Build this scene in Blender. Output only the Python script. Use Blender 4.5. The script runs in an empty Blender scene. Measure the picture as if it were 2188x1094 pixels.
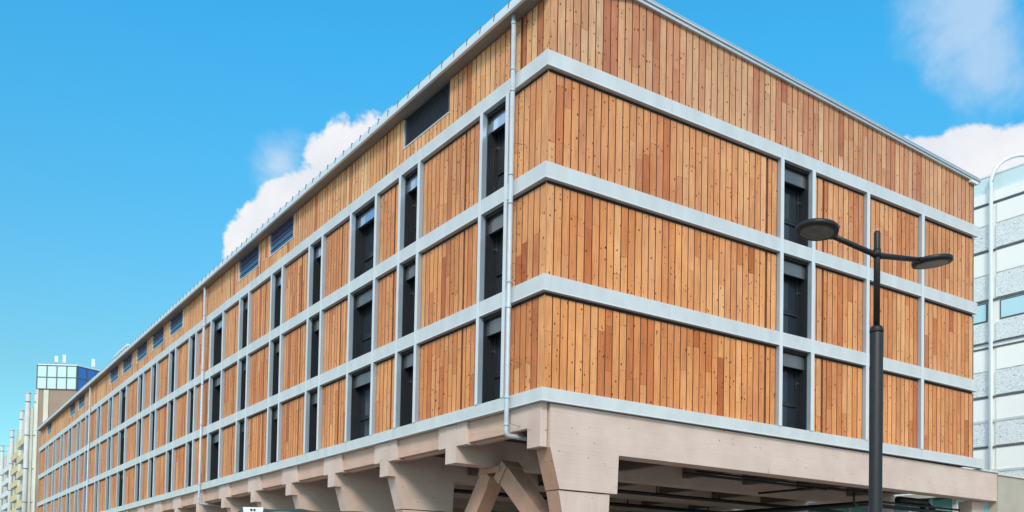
import bpy, math, random
from mathutils import Vector, Matrix
random.seed(7)
C = bpy.context.scene.collection
scn = bpy.context.scene
Z0 = 6.848           # top of the lowest floor band
R = math.radians

# ------------------------------------------------------------------ materials
MATS = {}
def newmat(name):
    m = bpy.data.materials.new(name); m.use_nodes = True
    nt = m.node_tree
    for n in list(nt.nodes): nt.nodes.remove(n)
    out = nt.nodes.new('ShaderNodeOutputMaterial')
    b = nt.nodes.new('ShaderNodeBsdfPrincipled')
    nt.links.new(b.outputs[0], out.inputs[0])
    MATS[name] = m
    return m, nt, b, out
def N(nt, t, **k):
    n = nt.nodes.new(t)
    for a, v in k.items():
        if a.startswith('i_'): n.inputs[int(a[2:])].default_value = v
        else: setattr(n, a, v)
    return n
def ramp(nt, stops, interp='LINEAR'):
    r = nt.nodes.new('ShaderNodeValToRGB'); cr = r.color_ramp; cr.interpolation = interp
    while len(cr.elements) < len(stops): cr.elements.new(0.5)
    for e, (p, c) in zip(cr.elements, stops):
        e.position = p; e.color = (c[0], c[1], c[2], 1) if len(c) == 3 else c
    return r
def mixc(nt, a, b, fac, mode='MIX'):
    m = nt.nodes.new('ShaderNodeMix'); m.data_type = 'RGBA'; m.blend_type = mode
    for s, v in ((0, fac), (6, a), (7, b)):
        if hasattr(v, 'links') or isinstance(v, bpy.types.NodeSocket): nt.links.new(v, m.inputs[s])
        else: m.inputs[s].default_value = v if s == 0 else (v[0], v[1], v[2], 1)
    return m.outputs[2]
def math_(nt, op, a, b=0.0, c=0.0, clamp=False):
    m = nt.nodes.new('ShaderNodeMath'); m.operation = op; m.use_clamp = clamp
    for i, v in enumerate((a, b, c)):
        if isinstance(v, bpy.types.NodeSocket): nt.links.new(v, m.inputs[i])
        else: m.inputs[i].default_value = v
    return m.outputs[0]

def simple(name, col, rough=.5, metal=0., var=.08, scale=2., bump=0.0, spec=.5, stretch=None):
    m, nt, b, out = newmat(name)
    tc = N(nt, 'ShaderNodeTexCoord'); mp = N(nt, 'ShaderNodeMapping')
    if stretch: mp.inputs['Scale'].default_value = stretch
    nt.links.new(tc.outputs['Object'], mp.inputs[0])
    no = N(nt, 'ShaderNodeTexNoise'); no.inputs['Scale'].default_value = scale; no.inputs['Detail'].default_value = 6
    nt.links.new(mp.outputs[0], no.inputs[0])
    r = ramp(nt, [(.3, [c*(1-var) for c in col]), (.7, [min(1, c*(1+var)) for c in col])])
    nt.links.new(no.outputs[0], r.inputs[0]); nt.links.new(r.outputs[0], b.inputs['Base Color'])
    b.inputs['Roughness'].default_value = rough; b.inputs['Metallic'].default_value = metal
    b.inputs['Specular IOR Level'].default_value = spec
    if bump:
        bp = N(nt, 'ShaderNodeBump'); bp.inputs['Strength'].default_value = bump; bp.inputs['Distance'].default_value = .01
        nt.links.new(no.outputs[0], bp.inputs['Height']); nt.links.new(bp.outputs[0], b.inputs['Normal'])
    return m

def wood_cladding():
    m, nt, b, out = newmat('larch_cladding')
    at = N(nt, 'ShaderNodeAttribute', attribute_name='tone'); sp = N(nt, 'ShaderNodeSeparateColor')
    nt.links.new(at.outputs['Color'], sp.inputs[0])
    tc = N(nt, 'ShaderNodeTexCoord')
    off = N(nt, 'ShaderNodeCombineXYZ'); o1 = math_(nt, 'MULTIPLY', sp.outputs[1], 37.0)
    nt.links.new(o1, off.inputs[2]); nt.links.new(o1, off.inputs[0]); nt.links.new(o1, off.inputs[1])
    va = N(nt, 'ShaderNodeVectorMath', operation='ADD')
    nt.links.new(tc.outputs['Object'], va.inputs[0]); nt.links.new(off.outputs[0], va.inputs[1])
    # board tone: pale straw to red brown
    tr = ramp(nt, [(0, (.44, .11, .036)), (.2, (.62, .19, .062)), (.5, (.80, .315, .112)), (.8, (.90, .43, .175)), (1, (.94, .57, .27))])
    nt.links.new(sp.outputs[0], tr.inputs[0])
    pale = ramp(nt, [(0, (.46, .155, .09)), (.25, (.60, .275, .165)), (.6, (.68, .40, .25)), (1, (.76, .53, .35))])
    nt.links.new(sp.outputs[0], pale.inputs[0])
    base = mixc(nt, tr.outputs[0], pale.outputs[0], sp.outputs[2])
    # grain
    mp = N(nt, 'ShaderNodeMapping'); mp.inputs['Scale'].default_value = (22, 22, 1.1); nt.links.new(va.outputs[0], mp.inputs[0])
    g = N(nt, 'ShaderNodeTexNoise'); g.inputs['Scale'].default_value = 1.6; g.inputs['Detail'].default_value = 7; g.inputs['Roughness'].default_value = .62
    g.inputs['Distortion'].default_value = .6
    nt.links.new(mp.outputs[0], g.inputs[0])
    gr = ramp(nt, [(.3, (.74, .66, .58)), (.5, (1, 1, 1)), (.7, (1.12, 1.12, 1.1))]); nt.links.new(g.outputs[0], gr.inputs[0])
    c1 = mixc(nt, base, gr.outputs[0], .85, 'MULTIPLY')
    # broad blotches along the board
    mp2 = N(nt, 'ShaderNodeMapping'); mp2.inputs['Scale'].default_value = (3, 3, .8); nt.links.new(va.outputs[0], mp2.inputs[0])
    g2 = N(nt, 'ShaderNodeTexNoise'); g2.inputs['Scale'].default_value = 1.5; g2.inputs['Detail'].default_value = 4
    nt.links.new(mp2.outputs[0], g2.inputs[0])
    gr2 = ramp(nt, [(.3, (.86, .80, .76)), (.65, (1.08, 1.08, 1.06))]); nt.links.new(g2.outputs[0], gr2.inputs[0])
    c2 = mixc(nt, c1, gr2.outputs[0], .8, 'MULTIPLY')
    n5 = N(nt, 'ShaderNodeTexNoise'); n5.inputs['Scale'].default_value = .55; n5.inputs['Detail'].default_value = 5; n5.inputs['Roughness'].default_value = .6
    mp5 = N(nt, 'ShaderNodeMapping'); mp5.inputs['Scale'].default_value = (1, 1, .45); nt.links.new(tc.outputs['Object'], mp5.inputs[0]); nt.links.new(mp5.outputs[0], n5.inputs[0])
    r5 = ramp(nt, [(.35, (.84, .80, .78)), (.6, (1.04, 1.05, 1.06))]); nt.links.new(n5.outputs[0], r5.inputs[0])
    c2 = mixc(nt, c2, r5.outputs[0], .85, 'MULTIPLY')
    # knots
    mp3 = N(nt, 'ShaderNodeMapping'); mp3.inputs['Scale'].default_value = (1, 1, .72); nt.links.new(va.outputs[0], mp3.inputs[0])
    v = N(nt, 'ShaderNodeTexVoronoi'); v.inputs['Scale'].default_value = 8.0; v.inputs['Randomness'].default_value = 1
    nt.links.new(mp3.outputs[0], v.inputs['Vector'])
    sv = N(nt, 'ShaderNodeSeparateColor'); nt.links.new(v.outputs['Color'], sv.inputs[0])
    rad = math_(nt, 'MULTIPLY_ADD', sv.outputs[0], .26, .0)
    kd = math_(nt, 'DIVIDE', v.outputs['Distance'], rad)
    kr = ramp(nt, [(0, (.07, .03, .02)), (.55, (.12, .055, .03)), (.85, (.6, .5, .44)), (1, (1, 1, 1))]); nt.links.new(kd, kr.inputs[0])
    c3 = mixc(nt, c2, kr.outputs[0], 1.0, 'MULTIPLY')
    nt.links.new(c3, b.inputs['Base Color'])
    b.inputs['Roughness'].default_value = .62; b.inputs['Specular IOR Level'].default_value = .3
    bp = N(nt, 'ShaderNodeBump'); bp.inputs['Strength'].default_value = .35; bp.inputs['Distance'].default_value = .006
    nt.links.new(g.outputs[0], bp.inputs['Height']); nt.links.new(bp.outputs[0], b.inputs['Normal'])
wood_cladding()

def glulam(name, c0, c1, axis):
    m, nt, b, out = newmat(name)
    tc = N(nt, 'ShaderNodeTexCoord')
    mp = N(nt, 'ShaderNodeMapping')
    mp.inputs['Scale'].default_value = {'x': (.6, 9, 14), 'y': (9, .6, 14), 'z': (12, 12, .6)}[axis]
    nt.links.new(tc.outputs['Object'], mp.inputs[0])
    g = N(nt, 'ShaderNodeTexNoise'); g.inputs['Scale'].default_value = 1.5; g.inputs['Detail'].default_value = 6; g.inputs['Distortion'].default_value = .4
    nt.links.new(mp.outputs[0], g.inputs[0])
    r = ramp(nt, [(.2, c0), (.8, c1)]); nt.links.new(g.outputs[0], r.inputs[0])
    # broad stains
    n2 = N(nt, 'ShaderNodeTexNoise'); n2.inputs['Scale'].default_value = .9; n2.inputs['Detail'].default_value = 5
    nt.links.new(tc.outputs['Object'], n2.inputs[0])
    r2 = ramp(nt, [(.3, (.90, .86, .83)), (.62, (1.04, 1.04, 1.04))]); nt.links.new(n2.outputs[0], r2.inputs[0])
    c = mixc(nt, r.outputs[0], r2.outputs[0], .9, 'MULTIPLY')
    # lamella joints
    w = N(nt, 'ShaderNodeTexWave'); w.wave_type = 'BANDS'; w.bands_direction = 'Z' if axis != 'z' else 'X'
    w.inputs['Scale'].default_value = 3.3; w.inputs['Distortion'].default_value = 0
    nt.links.new(tc.outputs['Object'], w.inputs[0])
    wr = ramp(nt, [(0, (.90, .87, .85)), (.04, (1, 1, 1))]); nt.links.new(w.outputs[0], wr.inputs[0])
    c = mixc(nt, c, wr.outputs[0], .55, 'MULTIPLY')
    v = N(nt, 'ShaderNodeTexVoronoi'); v.inputs['Scale'].default_value = 5.0; nt.links.new(tc.outputs['Object'], v.inputs['Vector'])
    sv = N(nt, 'ShaderNodeSeparateColor'); nt.links.new(v.outputs['Color'], sv.inputs[0])
    rad = math_(nt, 'MULTIPLY_ADD', sv.outputs[0], .20, -.03)
    rad = math_(nt, 'MAXIMUM', rad, .004)
    kd = math_(nt, 'DIVIDE', v.outputs['Distance'], rad)
    kr = ramp(nt, [(0, (.32, .22, .17)), (.6, (.5, .4, .34)), (1, (1, 1, 1))]); nt.links.new(kd, kr.inputs[0])
    c = mixc(nt, c, kr.outputs[0], 1.0, 'MULTIPLY')
    nt.links.new(c, b.inputs['Base Color']); b.inputs['Roughness'].default_value = .6
    b.inputs['Specular IOR Level'].default_value = .3
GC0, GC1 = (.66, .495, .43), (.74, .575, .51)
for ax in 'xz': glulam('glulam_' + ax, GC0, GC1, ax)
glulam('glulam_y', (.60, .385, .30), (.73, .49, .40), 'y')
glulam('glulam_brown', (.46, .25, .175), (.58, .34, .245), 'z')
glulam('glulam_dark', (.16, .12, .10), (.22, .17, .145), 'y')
simple('aluminium', (.69, .69, .69), .42, .2, .07, 1.6, stretch=(1.5, 1.5, .5))
simple('aluminium_plate', (.74, .77, .80), .35, .15, .04, 1.2)
simple('aluminium_web', (.40, .47, .55), .4, .3, .05, 1.2)
simple('aluminium_roof', (.62, .66, .69), .3, .45, .05, 1.5)
simple('galvanised_pipe', (.53, .58, .64), .5, .15, .07, 5)
simple('blind_metal', (.15, .155, .165), .12, .45, .06, 3)
simple('casing_mirror', (.42, .52, .68), .10, .8, .05, 1)
simple('dark_frame', (.022, .024, .03), .4, 0, .1, 5)
simple('dark_reveal', (.03, .032, .038), .35, .2, .1, 4)
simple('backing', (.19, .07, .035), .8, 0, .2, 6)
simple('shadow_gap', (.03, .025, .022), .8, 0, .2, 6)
simple('soffit', (.25, .22, .20), .6, 0, .15, 2, stretch=(4, .3, 1))
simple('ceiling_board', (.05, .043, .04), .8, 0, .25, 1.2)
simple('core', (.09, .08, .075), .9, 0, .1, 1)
simple('louver_metal', (.15, .17, .21), .3, .5, .1, 4)
simple('black_pipe', (.018, .018, .02), .45, .2, .1, 5)
simple('lamp_paint', (.010, .0095, .0095), .5, .0, .25, 9, bump=.15)
simple('curtain', (.62, .60, .55), .9, 0, .1, 6)
simple('red_sticker', (.5, .02, .02), .5, 0, .02, 3)
simple('white_panel', (.95, .92, .88), .4, 0, .02, .3)
simple('grey_joint', (.10, .12, .13), .6, 0, .05, 2)
simple('cream_wall', (.70, .66, .54), .6, 0, .08, .6)
simple('white_wall', (.80, .83, .84), .5, 0, .06, .5)
simple('shaft_grey', (.60, .60, .57), .5, 0, .08, .5)
simple('ochre_wall', (.62, .42, .20), .7, 0, .1, .5)
simple('yellow_rail', (.80, .58, .26), .5, 0, .1, .8)
simple('tower_brown', (.36, .25, .19), .7, 0, .1, .3)
simple('beige_wall', (.47, .41, .34), .75, 0, .1, .8, bump=.1)
simple('tan_wall', (.55, .44, .27), .8, 0, .12, .6)
simple('green_tarp', (.008, .045, .030), .42, 0, .5, 1.8, bump=.5)
simple('green_edge', (.03, .22, .15), .45, 0, .3, 4)
simple('white_paint', (.78, .80, .80), .4, 0, .04, 4)
simple('rubber', (.02, .02, .02), .8, 0, .1, 6)
simple('asphalt', (.06, .06, .062), .9, 0, .3, 30, bump=.3)
simple('paving', (.28, .24, .20), .85, 0, .15, 6, bump=.2)
simple('kerb_stone', (.38, .37, .35), .8, 0, .1, 8)
simple('road_paint', (.75, .75, .73), .7, 0, .1, 12)
simple('ground_soil', (.20, .19, .17), .9, 0, .2, 2)

def glassm(name, tint, rough=.03, op=.35):
    m, nt, b, out = newmat(name)
    b.inputs['Base Color'].default_value = (*tint, 1); b.inputs['Roughness'].default_value = rough
    b.inputs['Specular IOR Level'].default_value = .8
    tr = N(nt, 'ShaderNodeBsdfTransparent'); tr.inputs[0].default_value = (.75, .8, .82, 1)
    ms = N(nt, 'ShaderNodeMixShader'); ms.inputs[0].default_value = op
    # slight unevenness of the panes
    tc = N(nt, 'ShaderNodeTexCoord'); no = N(nt, 'ShaderNodeTexNoise'); no.inputs['Scale'].default_value = .8
    nt.links.new(tc.outputs['Object'], no.inputs[0])
    bp = N(nt, 'ShaderNodeBump'); bp.inputs['Strength'].default_value = .12; bp.inputs['Distance'].default_value = .05
    nt.links.new(no.outputs[0], bp.inputs['Height']); nt.links.new(bp.outputs[0], b.inputs['Normal'])
    nt.links.new(tr.outputs[0], ms.inputs[1]); nt.links.new(b.outputs[0], ms.inputs[2]); nt.links.new(ms.outputs[0], out.inputs[0])
glassm('window_glass', (.04, .055, .08), .03, .6)
glassm('sky_glass', (.45, .72, .80), .08, 1.0)
glassm('blue_glass', (.03, .17, .55), .08, 1.0)
glassm('pale_glass', (.62, .76, .78), .15, 1.0)
glassm('turquoise_glass', (.28, .66, .62), .1, 1.0)
glassm('attic_glass', (.012, .045, .14), .12, 1.0)

def ripple():     # white panels with a grey relief of wavy strokes
    m, nt, b, out = newmat('ripple_panel')
    tc = N(nt, 'ShaderNodeTexCoord'); mp = N(nt, 'ShaderNodeMapping'); mp.inputs['Scale'].default_value = (1, .8, 2.6)
    nt.links.new(tc.outputs['Object'], mp.inputs[0])
    w = N(nt, 'ShaderNodeTexNoise'); w.inputs['Scale'].default_value = 3.4; w.inputs['Detail'].default_value = 2; w.inputs['Distortion'].default_value = 2.6
    nt.links.new(mp.outputs[0], w.inputs[0])
    r = ramp(nt, [(.34, (.22, .26, .27)), (.40, (.88, .89, .89)), (.50, (.88, .89, .89)), (.54, (.28, .33, .34)), (.58, (.88, .89, .89))]); nt.links.new(w.outputs[0], r.inputs[0])
    nt.links.new(r.outputs[0], b.inputs['Base Color']); b.inputs['Roughness'].default_value = .5
ripple()

# ------------------------------------------------------------------ mesh builder
class MB:
    def __init__(s): s.v = []; s.f = []; s.m = []; s.c = []
    def poly(s, pts, mat=0, col=None):
        n = len(s.v); s.v += [tuple(p) for p in pts]; s.f.append(tuple(range(n, n+len(pts)))); s.m.append(mat); s.c.append(col)
    def hexa(s, p, mat=0):       # p: 8 points, bottom four then top four
        n = len(s.v); s.v += [tuple(q) for q in p]
        for q in ((0,3,2,1), (4,5,6,7), (0,1,5,4), (1,2,6,5), (2,3,7,6), (3,0,4,7)):
            s.f.append(tuple(n+i for i in q)); s.m.append(mat); s.c.append(None)
    def box(s, x0, x1, y0, y1, z0, z1, mat=0):
        if x0 > x1: x0, x1 = x1, x0
        if y0 > y1: y0, y1 = y1, y0
        s.hexa([(x0,y0,z0),(x1,y0,z0),(x1,y1,z0),(x0,y1,z0),(x0,y0,z1),(x1,y0,z1),(x1,y1,z1),(x0,y1,z1)], mat)
    def prism(s, pts, ax, a0, a1, mat=0):    # 2D outline extruded along an axis ('y': pts are x,z ; 'x': pts are y,z)
        P = (lambda p, a: (p[0], a, p[1])) if ax == 'y' else (lambda p, a: (a, p[0], p[1]))
        n = len(s.v); k = len(pts)
        s.v += [P(p, a0) for p in pts] + [P(p, a1) for p in pts]
        s.f.append(tuple(range(n, n+k))); s.f.append(tuple(range(n+2*k-1, n+k-1, -1))); s.m += [mat, mat]; s.c += [None, None]
        for i in range(k):
            j = (i+1) % k
            s.f.append((n+i, n+j, n+k+j, n+k+i)); s.m.append(mat); s.c.append(None)
    def recolour(s, i, mat): s.m[i] = mat
    def tube(s, path, rad, seg=14, mat=0, caps=True, smooth=True):
        path = [Vector(p) for p in path]; rs = rad if isinstance(rad, (list, tuple)) else [rad]*len(path)
        n = len(s.v); prev = None
        for i, p in enumerate(path):
            d = (path[min(i+1, len(path)-1)] - path[max(i-1, 0)]).normalized()
            if prev is None:
                a = d.orthogonal().normalized()
            else:
                a = (prev - d*prev.dot(d)).normalized()
            prev = a; b = d.cross(a)
            for k in range(seg):
                t = 2*math.pi*k/seg
                s.v.append(tuple(p + (a*math.cos(t) + b*math.sin(t))*rs[i]))
        for i in range(len(path)-1):
            for k in range(seg):
                k2 = (k+1) % seg
                s.f.append((n+i*seg+k, n+i*seg+k2, n+(i+1)*seg+k2, n+(i+1)*seg+k)); s.m.append(mat); s.c.append('s')
        if caps:
            s.f.append(tuple(n+k for k in range(seg))[::-1]); s.m.append(mat); s.c.append(None)
            e = n+(len(path)-1)*seg
            s.f.append(tuple(e+k for k in range(seg))); s.m.append(mat); s.c.append(None)
    def bar(s, a, b, w, h, mat=0, up=Vector((0,0,1))):    # rectangular bar from a to b
        a = Vector(a); b = Vector(b); d = (b-a).normalized(); r = d.cross(up)
        if r.length < 1e-4: r = d.orthogonal()
        r.normalize(); u = r.cross(d)
        q = lambda p, i, j: p + r*(i*w/2) + u*(j*h/2)
        s.hexa([q(a,-1,-1), q(a,1,-1), q(b,1,-1), q(b,-1,-1), q(a,-1,1), q(a,1,1), q(b,1,1), q(b,-1,1)], mat)
    def build(s, name, mats, parent=None, bevel=0.0):
        me = bpy.data.meshes.new(name); me.from_pydata(s.v, [], s.f)
        if isinstance(mats, str): mats = [mats]
        for m in mats: me.materials.append(MATS[m])
        me.polygons.foreach_set('material_index', s.m)
        me.polygons.foreach_set('use_smooth', [c == 's' for c in s.c])
        if any(isinstance(c, tuple) for c in s.c):
            ca = me.color_attributes.new('tone', 'FLOAT_COLOR', 'CORNER'); data = []
            for p, c in zip(me.polygons, s.c):
                data += list(c if isinstance(c, tuple) else (.3, .5, .5, 1)) * p.loop_total
            ca.data.foreach_set('color', data)
        import bmesh
        bm = bmesh.new(); bm.from_mesh(me); bmesh.ops.recalc_face_normals(bm, faces=bm.faces[:]); bm.to_mesh(me); bm.free()
        me.update()
        o = bpy.data.objects.new(name, me); C.objects.link(o)
        if parent: o.parent = parent
        if bevel:
            b = o.modifiers.new('edge', 'BEVEL'); b.width = bevel; b.segments = 1; b.limit_method = 'ANGLE'
        return o
def thing(name, label, cat, loc=(0,0,0), group=None):
    o = bpy.data.objects.new(name, None); C.objects.link(o); o.location = loc; o.empty_display_size = .5
    o['label'] = label; o['category'] = cat
    if group: o['group'] = group
    return o
def tag(o, label, cat, group=None):
    o['label'] = label; o['category'] = cat
    if group: o['group'] = group
    return o
def struct(o): o['kind'] = 'structure'; return o
def under(o, root):      # keep world position when the root Empty is not at the origin
    o.matrix_parent_inverse = root.matrix_basis.inverted(); return o

# ------------------------------------------------------------------ the timber building
LEN = 94.7; W = 20.31
B = thing('timber_building', 'long larch clad timber building on beige glulam frames with grey metal bands', 'building')
# facade frames: u along the wall, n outward, z up
mapL = lambda u, n, z: (-n, u, z)
mapR = lambda u, n, z: (u, -n, z)
def fbox(mb, mp, u0, u1, n0, n1, z0, z1, mat=0):
    a = mp(u0, n0, z0); b = mp(u1, n1, z1)
    mb.box(a[0], b[0], a[1], b[1], a[2], b[2], mat)

PITCH = .262
def clad(mp, u0, u1, zb, zt, pale, tm=.50, name='cladding_panel', grooves=(), label=None, start=None, parent=None):
    """boards between u0 and u1; zb / zt are functions of u"""
    mb = MB()
    xs = []; u = u0
    n = max(1, round((u1-u0)/PITCH)); p = (u1-u0)/n
    # backing sheet
    k = max(1, int((u1-u0)/3))
    for i in range(n):
        a, b = u0+i*p, u0+(i+1)*p
        mb.poly([mp(a, -.045, zb(a)), mp(b, -.045, zb(b)), mp(b, -.045, zt(b)), mp(a, -.045, zt(a))], 1)
        g0 = g1 = .0115
        for g in grooves:
            if a <= g < b:
                if g-a < b-g: g0 = .085
                else: g1 = .085
        d = random.uniform(-.003, .003)
        z = zb(a); top = max(zt(a), zt(b))
        base = random.random()
        cut = z + random.uniform(.5, 3.6)
        first = True
        while z < top - .01:
            e = min(cut, top)
            if top - e < .25: e = top
            last = e >= top - .01
            za, zb_ = (zt(a+g0), zt(b-g1)) if last else (e-.004, e-.004)
            ya, yb = (zb(a+g0), zb(b-g1)) if first else (z+.003, z+.003)
            t = min(1, max(0, random.gauss(tm, .125)))
            if random.random() < .07: t = random.uniform(.08, .28)
            pa = min(1, max(0, pale + random.uniform(-.12, .12)))
            col = (t, random.random(), pa, 1)
            s = .006
            mb.poly([mp(a+g0+s, d, ya), mp(b-g1-s, d, yb), mp(b-g1-s, d, zb_), mp(a+g0+s, d, za)], 0, col)
            dk = (max(0, t-.3), col[1], pa, 1)
            mb.poly([mp(a+g0, -.040, ya), mp(a+g0+s, d, ya), mp(a+g0+s, d, za), mp(a+g0, -.040, za)], 1, col)  # both board edges take the dark backing: groove shade put into the colour
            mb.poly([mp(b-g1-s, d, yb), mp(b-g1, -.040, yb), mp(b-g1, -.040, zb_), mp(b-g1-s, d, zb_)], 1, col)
            mb.poly([mp(a+g0, -.040, ya), mp(b-g1, -.040, yb), mp(b-g1-s, d, yb), mp(a+g0+s, d, ya)], 0, col)
            mb.poly([mp(a+g0+s, d, za), mp(b-g1-s, d, zb_), mp(b-g1, -.040, zb_), mp(a+g0, -.040, za)], 0, col)
            z = e; first = False
            cut = z + random.choice([1.2, 1.8, 2.4, 3.2]) * random.uniform(.8, 1.15)
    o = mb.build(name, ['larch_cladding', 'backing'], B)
    if label: o['label'] = label
    return o

# band levels (top, bottom) relative to Z0
BT = [0, 3, 6, 9]; BBt = [-.35, 2.57, 5.57, 8.585]
ends = [20.89, 20.46, 20.40, 20.46]
for k in range(4):
    zt, zb = Z0+BT[k], Z0+BBt[k]
    mb = MB()
    # left run
    joints = [-.13]; u = 5.1
    while u < LEN+.1: joints.append(u); u += 8.93/2
    joints.append(LEN+.12)
    for a, b in zip(joints[:-1], joints[1:]):
        aa = a if a == -.13 else a+.004
        fbox(mb, mapL, aa, b-.004, .13, -.12, zb, zt)
        fbox(mb, mapL, aa, b-.004, .140, .131, zb-.004, zb+.030, 2)      # drip lip
    rj = [-.118 + .001, 4.35, 9.15, 13.58, 16.79, ends[k]] if k else [-.117, 4.35, 9.15, 13.58, 16.79, 20.31, ends[k]]
    for a, b in zip(rj[:-1], rj[1:]):
        aa = a if a < 0 else a+.004
        fbox(mb, mapR, aa if a > 0 else .122, b-.004, .13, -.12, zb, zt)
        fbox(mb, mapR, aa if a > 0 else -.14, b-.004, .140, .131, zb-.004, zb+.030, 2)
    # slab edge behind
    mb.box(.125, 20.2, .13, LEN-.1, zb-.12 if k else zb+.03, zt-.02, 1)
    o = mb.build('floor_band', ['aluminium', 'core', 'aluminium_plate'], B)
    # shadow gap under the band
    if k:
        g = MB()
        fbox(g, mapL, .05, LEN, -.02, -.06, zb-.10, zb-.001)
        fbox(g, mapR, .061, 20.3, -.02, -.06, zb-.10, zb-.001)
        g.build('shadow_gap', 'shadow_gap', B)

# core volume behind everything
mb = MB(); mb.box(1.1, 19.4, 1.1, LEN-.5, Z0-.2, Z0+10.2); mb.build('core_wall', 'core', B)

# --- windows
def window(mp, u0, u1, zb, zt, top=False, curtain=False, wide=False, sticker=False, hs=0):
    """opening u0..u1, zb..zt; reveals .45 deep"""
    f = MB(); D0, D1 = -.01, -.46
    t = .03
    fbox(f, mp, u0, u0+t, D0, D1, zb, zt, 1)
    fbox(f, mp, u1-t, u1, D0, D1, zb, zt, 1)
    fbox(f, mp, u0+t, u1-t, D0, D1, zb, zb+t, 1)
    fbox(f, mp, u0+t, u1-t, D0, D1, zt-t, zt, 1)
    # vertical ribs on the reveal lining
    for q in (.12, .22, .32):
        fbox(f, mp, u0+t, u0+t+.008, -q, -q-.03, zb+t, zt-t, 1)
        fbox(f, mp, u1-t-.008, u1-t, -q, -q-.03, zb+t, zt-t, 1)
    # window frame at depth
    a, b = u0+t+.002, u1-t-.002; z0, z1 = zb+t+.002, zt-t-.002; F0, F1 = -.36, -.44; w = .065
    fbox(f, mp, a, a+w, F0, F1, z0, z1); fbox(f, mp, b-w, b, F0, F1, z0, z1)
    fbox(f, mp, a+w, b-w, F0, F1, z0, z0+w); fbox(f, mp, a+w, b-w, F0, F1, z1-w, z1)
    rail = zb + (zt-zb)*.335
    fbox(f, mp, a+w, b-w, F0+.012, F1, rail-.045, rail+.045)
    if wide: fbox(f, mp, (a+b)/2-.05, (a+b)/2+.05, F0+.01, F1, z0+w, z1-w)
    wobj = f.build('window', ['dark_frame', 'dark_reveal'], B)
    # opening sash above the rail
    s = MB(); sa, sb = a+w+.004, (b-w-.004 if not wide else (a+b)/2-.055); s0, s1 = rail+.05, z1-w-.004
    for (p, q) in ((sa, sb),) if not wide else ((sa, sb), ((a+b)/2+.055, b-w-.004)):
        fbox(s, mp, p, p+.05, F0+.02, F1+.01, s0, s1); fbox(s, mp, q-.05, q, F0+.02, F1+.01, s0, s1)
        fbox(s, mp, p+.05, q-.05, F0+.02, F1+.01, s0, s0+.05); fbox(s, mp, p+.05, q-.05, F0+.02, F1+.01, s1-.05, s1)
    s.build('sash', 'dark_frame', wobj)
    h = MB(); hu = sb-.03 if not wide else sa+.03
    hz = (s0+s1)/2-.1
    fbox(h, mp, hu-.015, hu+.015, F0+.04, F0+.02, hz-.05, hz+.05); fbox(h, mp, hu-.012, hu+.10, F0+.07, F0+.045, hz+.0, hz+.025)
    h.build('window_handle', 'blind_metal', wobj)
    g = MB()
    for p, q in ((a+w, b-w),):
        g.poly([mp(p, -.40, z0+w), mp(q, -.40, z0+w), mp(q, -.40, z1-w), mp(p, -.40, z1-w)])
    g.build('glass_pane', 'window_glass', wobj)
    # room darkness behind
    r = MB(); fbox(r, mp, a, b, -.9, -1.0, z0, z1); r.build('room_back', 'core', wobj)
    # roller blind casing across the top
    c = MB(); fbox(c, mp, u0+t+.003, u1-t-.003, -.11, -.24, zt-.52, zt-.14); fbox(c, mp, u0+t+.003, u1-t-.003, -.10, -.12, zt-.545, zt-.525)
    pass
    c.build('blind_casing', 'casing_mirror' if top and mp is mapL else 'blind_metal', wobj)  # top left casings are bluer: sky reflection put into the colour
    if curtain:
        m = MB(); nseg = 26; ca, cb = (a+w, a+w+(b-a)*.55) if curtain == 1 else (a+w, b-w)
        for i in range(nseg):
            t0, t1 = i/nseg, (i+1)/nseg
            d0, d1 = -.52+.03*math.sin(i*1.35), -.52+.03*math.sin((i+1)*1.35)
            m.poly([mp(ca+(cb-ca)*t0, d0, z0+w), mp(ca+(cb-ca)*t1, d1, z0+w), mp(ca+(cb-ca)*t1, d1, z1-.55), mp(ca+(cb-ca)*t0, d0, z1-.55)], 0, 's')
        m.build('curtain', 'curtain', wobj)
    if sticker:
        m = MB(); cu, cz = (sa+sb)/2+.12, s0+1.0
        m.poly([mp(cu+.045*math.cos(k*math.pi/6), -.396, cz+.045*math.sin(k*math.pi/6)) for k in range(12)])
        m.build('sticker', 'red_sticker', wobj)

def mullion(mp, u0, u1, zb, zt):
    m = MB()
    fbox(m, mp, u0+.004, u1-.004, .142, -.01, zb, zt, 1)
    fbox(m, mp, u0, u1, .158, .143, zb, zt, 0)          # bright face plate
    return m.build('mullion', ['aluminium_plate', 'aluminium_web'], B)

# left facade openings: (near edge, far edge) in Y between near post and far post
posts = [(1.82, 3.19), (7.03, 8.38), (10.24, 12.38), (15.10, 16.47), (19.58, 20.95), (24.07, 25.43), (28.11, 30.20), (33.08, 34.42),
         (37.41, 38.85), (41.94, 43.33), (45.64, 47.05), (50.79, 52.95), (55.58, 57.0), (60.17, 61.6), (65.2, 66.6), (69.3, 70.75),
         (73.6, 75.3), (78.3, 79.8), (82.9, 84.4), (88.0, 89.5)]
PW = .145
bays = []; prev = 0.0
for near, far in posts:
    bays.append((prev, near-PW)); prev = far
bays.append((prev, LEN))
for i, (near, far) in enumerate(posts):
    for a in (near-PW, far-PW):
        mullion(mapL, a, a+PW, Z0+.003, Z0+BBt[3]-.003)
    for k in range(3):
        window(mapL, near+.002, far-PW-.002, Z0+BT[k]+.004, Z0+BBt[k+1]-.004, top=(k == 2), wide=(far-near > 1.8), curtain=(2 if (i == 2 and k == 0) else (1 if (i*7+k*3) % 11 == 0 else 0)))
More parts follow.
